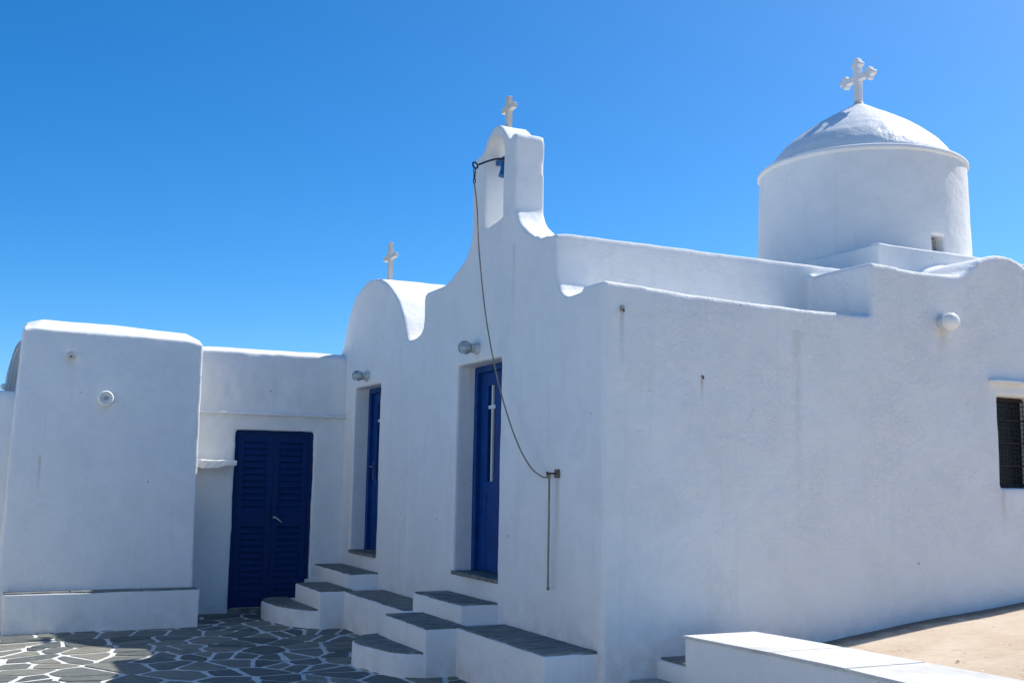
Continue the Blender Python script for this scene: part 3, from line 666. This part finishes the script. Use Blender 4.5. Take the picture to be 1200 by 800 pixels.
# ------------------------------------------------------------------ low wall by the terrace
lw = thing('low_wall', 'low white wall with pale stone coping in the right foreground', 'wall', (5.3, 2, 0))
KW = .948
fr_ = [(4.90, 7.01), (4.98, 6.3), (5.03, 5.6), (5.02, 4.9), (5.02, 0), (5.02, -6)]
bk_ = [(5.76, -6), (5.76, 4.7), (5.70, 5.6), (5.64, 6.4), (5.56, 7.06)]
fr_ = [(x*KW, y*KW) for x, y in fr_]; bk_ = [(x*KW, y*KW) for x, y in bk_]
mobj('wall_body', plaster([PR(fr_+bk_, 2, -.25, .545)], voxel=.02, smooth=3, lumps=((.6, .02), (.15, .006))), M_ww, lw)
def edge(poly, y):
    for (x0, y0), (x1, y1) in zip(poly, poly[1:]):
        if min(y0, y1)-1e-6 <= y <= max(y0, y1)+1e-6: return x0+(x1-x0)*(y-y0)/(y1-y0)
    return poly[0][0] if abs(y-poly[0][1]) < abs(y-poly[-1][1]) else poly[-1][0]
cuts = [6.65, 5.8, 5.14, 4.4, 3.7, 2.8, 1.9, 1.0, 0, -1, -2, -3, -4, -5, -5.95]
for a, b in zip(cuts, cuts[1:]):
    n_ = 5; L_ = [(edge(fr_, a-(a-b)*k/n_)-.008, a-(a-b)*k/n_-(.0012 if k == 0 else -.0012 if k == n_ else 0)) for k in range(n_+1)]
    Rr = [(edge(bk_, y)+.006, y) for _, y in L_[::-1]]
    bm = bmesh.new(); prism(bm, L_+Rr, 2, .538, .56+random.uniform(-.002, .002))
    bmesh.ops.bevel(bm, geom=[e for e in bm.edges if abs(e.verts[0].co.z-e.verts[1].co.z) < 1e-4], offset=.006, segments=2, affect='EDGES')
    fin('coping_slab', bm, M_marble, lw, 40)

# ------------------------------------------------------------------ bell, lever, rope
bell = thing('bell', 'blue bell half hidden in the arched opening of the gable', 'bell', (4.33, 9.055, 4.40))
bc = (4.33, 9.09)
bm = bmesh.new(); lathe(bm, [(0, 4.665), (.035, 4.66), (.05, 4.64), (.054, 4.60), (.058, 4.56), (.068, 4.52), (.076, 4.505), (.070, 4.505), (.055, 4.53), (.045, 4.60), (0, 4.63)], (*bc, 0), seg=32); fin('bell_cup', bm, M_bluebell, bell, 50)
bm = bmesh.new(); tube(bm, [(*bc, 4.64), (bc[0], bc[1], 4.485)], .008, 8); lathe(bm, [(0, -.022), (.018, -.01), (.02, .005), (0, .022)], (*bc, 4.475), seg=12); fin('clapper', bm, M_rust, bell, 40)
bm = bmesh.new(); box(bm, 4.30, 4.36, 8.84, 9.27, 4.645, 4.70); bmesh.ops.bevel(bm, geom=bm.edges[:], offset=.006, segments=2, affect='EDGES'); fin('headstock', bm, M_bluebell, bell)
bm = bmesh.new(); tube(bm, catmull([(4.33, 9.05, 4.66), (4.22, 9.04, 4.645), (4.13, 9.05, 4.615), (4.03, 9.055, 4.565)], 5), .0095, 8)
lp = [(3.995+.034*math.cos(a), 9.06+.02*math.cos(a), 4.555+.027*math.sin(a)) for a in [R(20*k) for k in range(19)]]
tube(bm, lp, .0085, 8)
fin('lever_arm', bm, M_iron, bell, 50)
bell_z = 4.52
rope = thing('bell_rope', 'grey bell rope hanging from the lever in a slack curve down to the wall hook', 'rope', (4.09, 7.73, .9))
bm = bmesh.new()
def ring(bm, c, rx, rz, ang, rad=.0055):
    tube(bm, [(c[0]+rx*math.cos(a)*math.cos(ang), c[1]+rx*math.cos(a)*math.sin(ang), c[2]+rz*math.sin(a)) for a in [R(30*k) for k in range(13)]], rad, 6)
ring(bm, (3.99, 9.06, 4.502), .012, .032, .3); ring(bm, (3.99, 9.06, 4.452), .012, .030, 1.6); ring(bm, (3.99, 9.06, 4.405), .015, .026, .5)
fin('chain', bm, M_rust, rope, 50)
rp = catmull([(3.99, 9.06, 4.385), (4.00, 9.00, 4.10), (4.00, 8.93, 3.67), (4.02, 8.79, 3.05), (4.04, 8.54, 2.45), (4.06, 8.26, 2.01), (4.08, 8.02, 1.765), (4.105, 7.83, 1.672), (4.125, 7.765, 1.680)], 8)
bm = bmesh.new(); tube(bm, rp, .0065, 8); fin('rope_line', bm, M_rope, rope, 60)
bm = bmesh.new(); tube(bm, catmull([(4.13, 7.765, 1.68), (4.128, 7.758, 1.60), (4.129, 7.758, 1.3), (4.129, 7.760, 1.0), (4.13, 7.76, .80)], 6), .0085, 8)
lathe(bm, [(0, -.02), (.013, -.012), (.014, .005), (0, .015)], (4.13, 7.76, .80), seg=10); fin('rope_tail', bm, M_rope, rope, 60)
bm = bmesh.new()
tube(bm, [(4.122, 7.76+.022*math.cos(a), 1.685+.020*math.sin(a)) for a in [R(30*k) for k in range(13)]], .009, 8); fin('knot', bm, M_rope, rope, 60)
hk = thing('rope_hook', 'small dark iron hook fixed to the wall where the bell rope ends', 'hook', (4.17, 7.725, 1.69))
bm = bmesh.new(); box(bm, 4.165, 4.20, 7.69, 7.75, 1.665, 1.735); bmesh.ops.bevel(bm, geom=bm.edges[:], offset=.006, segments=2, affect='EDGES'); fin('hook_plate', bm, simple('weathered_metal', (.33, .27, .21), .7, .4, (50, .6), .5), hk)
bm = bmesh.new(); tube(bm, [(4.165, 7.715, 1.70), (4.12, 7.72, 1.70), (4.105, 7.745, 1.695), (4.105, 7.76, 1.71)], .008, 8); fin('hook_arm', bm, M_rust, hk, 40)

# ------------------------------------------------------------------ lamps and fixings
def jar_lamp(y, z, label):
    l = thing('wall_lamp', label, 'lamp', (FX, y, z), 'glass jar lamps over the chapel doors')
    bm = bmesh.new(); lathe(bm, [(0, -.01), (.055, -.01), (.058, .02), (.05, .045), (.036, .05), (.034, .072), (0, .072)], (FX, y, z), (-1, 0, 0), 24); fin('lamp_base', bm, M_greyp, l, 40)
    bm = bmesh.new(); lathe(bm, [(.040, .062), (.046, .064), (.046, .078), (.040, .080)], (FX, y, z), (-1, 0, 0), 24); fin('collar', bm, M_cream, l, 40)
    bm = bmesh.new(); pr = [(.038, .078), (.052, .092), (.064, .118), (.066, .145), (.058, .172), (.038, .192), (0, .200)]
    lathe(bm, pr+[(.036, .188), (.054, .170), (.062, .145), (.060, .118), (.048, .094), (.034, .080)], (FX, y, z), (-1, 0, 0), 28); fin('glass_jar', bm, M_glass, l, 80)
    bm = bmesh.new(); lathe(bm, [(0, .075), (.014, .075), (.014, .095), (.024, .115), (.026, .13), (.018, .148), (0, .155)], (FX, y, z), (-1, 0, 0), 16); fin('bulb', bm, M_opal, l, 60)
jar_lamp(9.34, 2.87, 'clear glass jar lamp on the wall over the door under the bell gable')
jar_lamp(12.58, 2.855, 'clear glass jar lamp on the wall over the small vaulted chapel door')
l = thing('wall_lamp', 'round opal lamp high on the long right wall', 'lamp', (7.72, WY, 3.11))
bm = bmesh.new(); lathe(bm, [(0, -.01), (.068, -.01), (.070, .05), (.062, .062), (0, .062)], (7.72, WY, 3.11), (0, -1, 0), 28); fin('lamp_base', bm, M_greyp, l, 40)
bm = bmesh.new(); lathe(bm, [(0, .055), (.066, .055), (.076, .068), (.080, .10), (.076, .125), (.060, .150), (.034, .164), (0, .168)], (7.72, WY, 3.11), (0, -1, 0), 32); fin('opal_globe', bm, M_opal, l, 60)
YP = 12.70
l = thing('wall_lamp', 'round white ring lamp without its cover, in the middle of the wide wall block', 'lamp', (1.222, YP, 2.455))
bm = bmesh.new(); lathe(bm, [(0, -.01), (.078, -.01), (.084, .015), (.082, .045), (.072, .058), (.058, .055), (.052, .030), (.030, .024), (0, .024)], (1.222, YP, 2.455), (0, -1, 0), 32); fin('ring', bm, M_opal, l, 40)
bm = bmesh.new(); lathe(bm, [(0, .02), (.026, .02), (.026, .055), (.018, .058), (.016, .035), (0, .035)], (1.222, YP, 2.455), (0, -1, 0), 20); fin('socket', bm, M_greyp, l, 40)
l = thing('junction_box', 'small broken white junction box near the top of the wide wall block', 'junction box', (.845, YP, 2.90))
bm = bmesh.new(); box(bm, .805, .885, YP-.035, YP+.01, 2.865, 2.94); bmesh.ops.bevel(bm, geom=bm.edges[:], offset=.008, segments=2, affect='EDGES'); fin('box_body', bm, M_cream, l)
bm = bmesh.new(); box(bm, .83, .86, YP-.045, YP-.03, 2.90, 2.95); box(bm, .865, .88, YP-.055, YP-.03, 2.88, 2.91); fin('bracket', bm, M_greyp, l)
bm = bmesh.new(); lathe(bm, [(0, 0), (.009, 0), (.009, .012), (0, .012)], (.838, YP-.034, 2.888), (0, -1, 0), 10); fin('screw', bm, M_rust, l)
l = thing('broken_bracket', 'remains of a broken bracket with bare mortar near the top corner of the long wall', 'bracket', (4.345, WY, 2.94))
bm = bmesh.new(); lathe(bm, [(0, -.01), (.027, -.008), (.023, .006), (.012, .012), (0, .009)], (4.35, WY, 2.955), (.1, -1, .1), 9)
for v in bm.verts: v.co += Vector((random.uniform(-.006, .006), random.uniform(-.004, .004), random.uniform(-.008, .008)))
fin('mortar_patch', bm, M_hole, l)
bm = bmesh.new(); tube(bm, [(4.345, WY, 2.95), (4.345, WY-.03, 2.945), (4.34, WY-.035, 2.93)], .007, 6); fin('pin', bm, M_rust, l)
l = bmesh.new(); tube(l, [(5.09, WY+.01, 2.48), (5.09, WY-.012, 2.478), (5.09, WY-.016, 2.455)], .006, 6); o = fin('rusty_nail', l, M_rust); tag(o, 'single rusty nail in the middle of the long wall', 'nail')

# dry leaves blown on the terrace
for i, (x, y, a, s, lab) in enumerate(((8.05, 6.02, .4, .035, 'red-brown dry leaf on the terrace close to the right edge'), (6.40, 5.78, 1.2, .022, 'small red dry leaf lying in the middle of the terrace'))):
    bm = bmesh.new(); pts = [(-1, 0, 0), (-.5, .42, .1), (.2, .5, .25), (1, 0, .15), (.2, -.5, .3), (-.5, -.42, .12)]
    vv = [bm.verts.new((x+s*(p[0]*math.cos(a)-p[1]*math.sin(a)), y+s*(p[0]*math.sin(a)+p[1]*math.cos(a)), tz(x, y)+.008+s*p[2])) for p in pts]
    f = bm.faces.new(vv); ex = bmesh.ops.extrude_face_region(bm, geom=[f])
    for v in ex['geom']:
        if isinstance(v, bmesh.types.BMVert): v.co.z += .0012
    o = fin('dry_leaf', bm, M_leaf); tag(o, lab, 'leaf', 'dry leaves on the terrace')
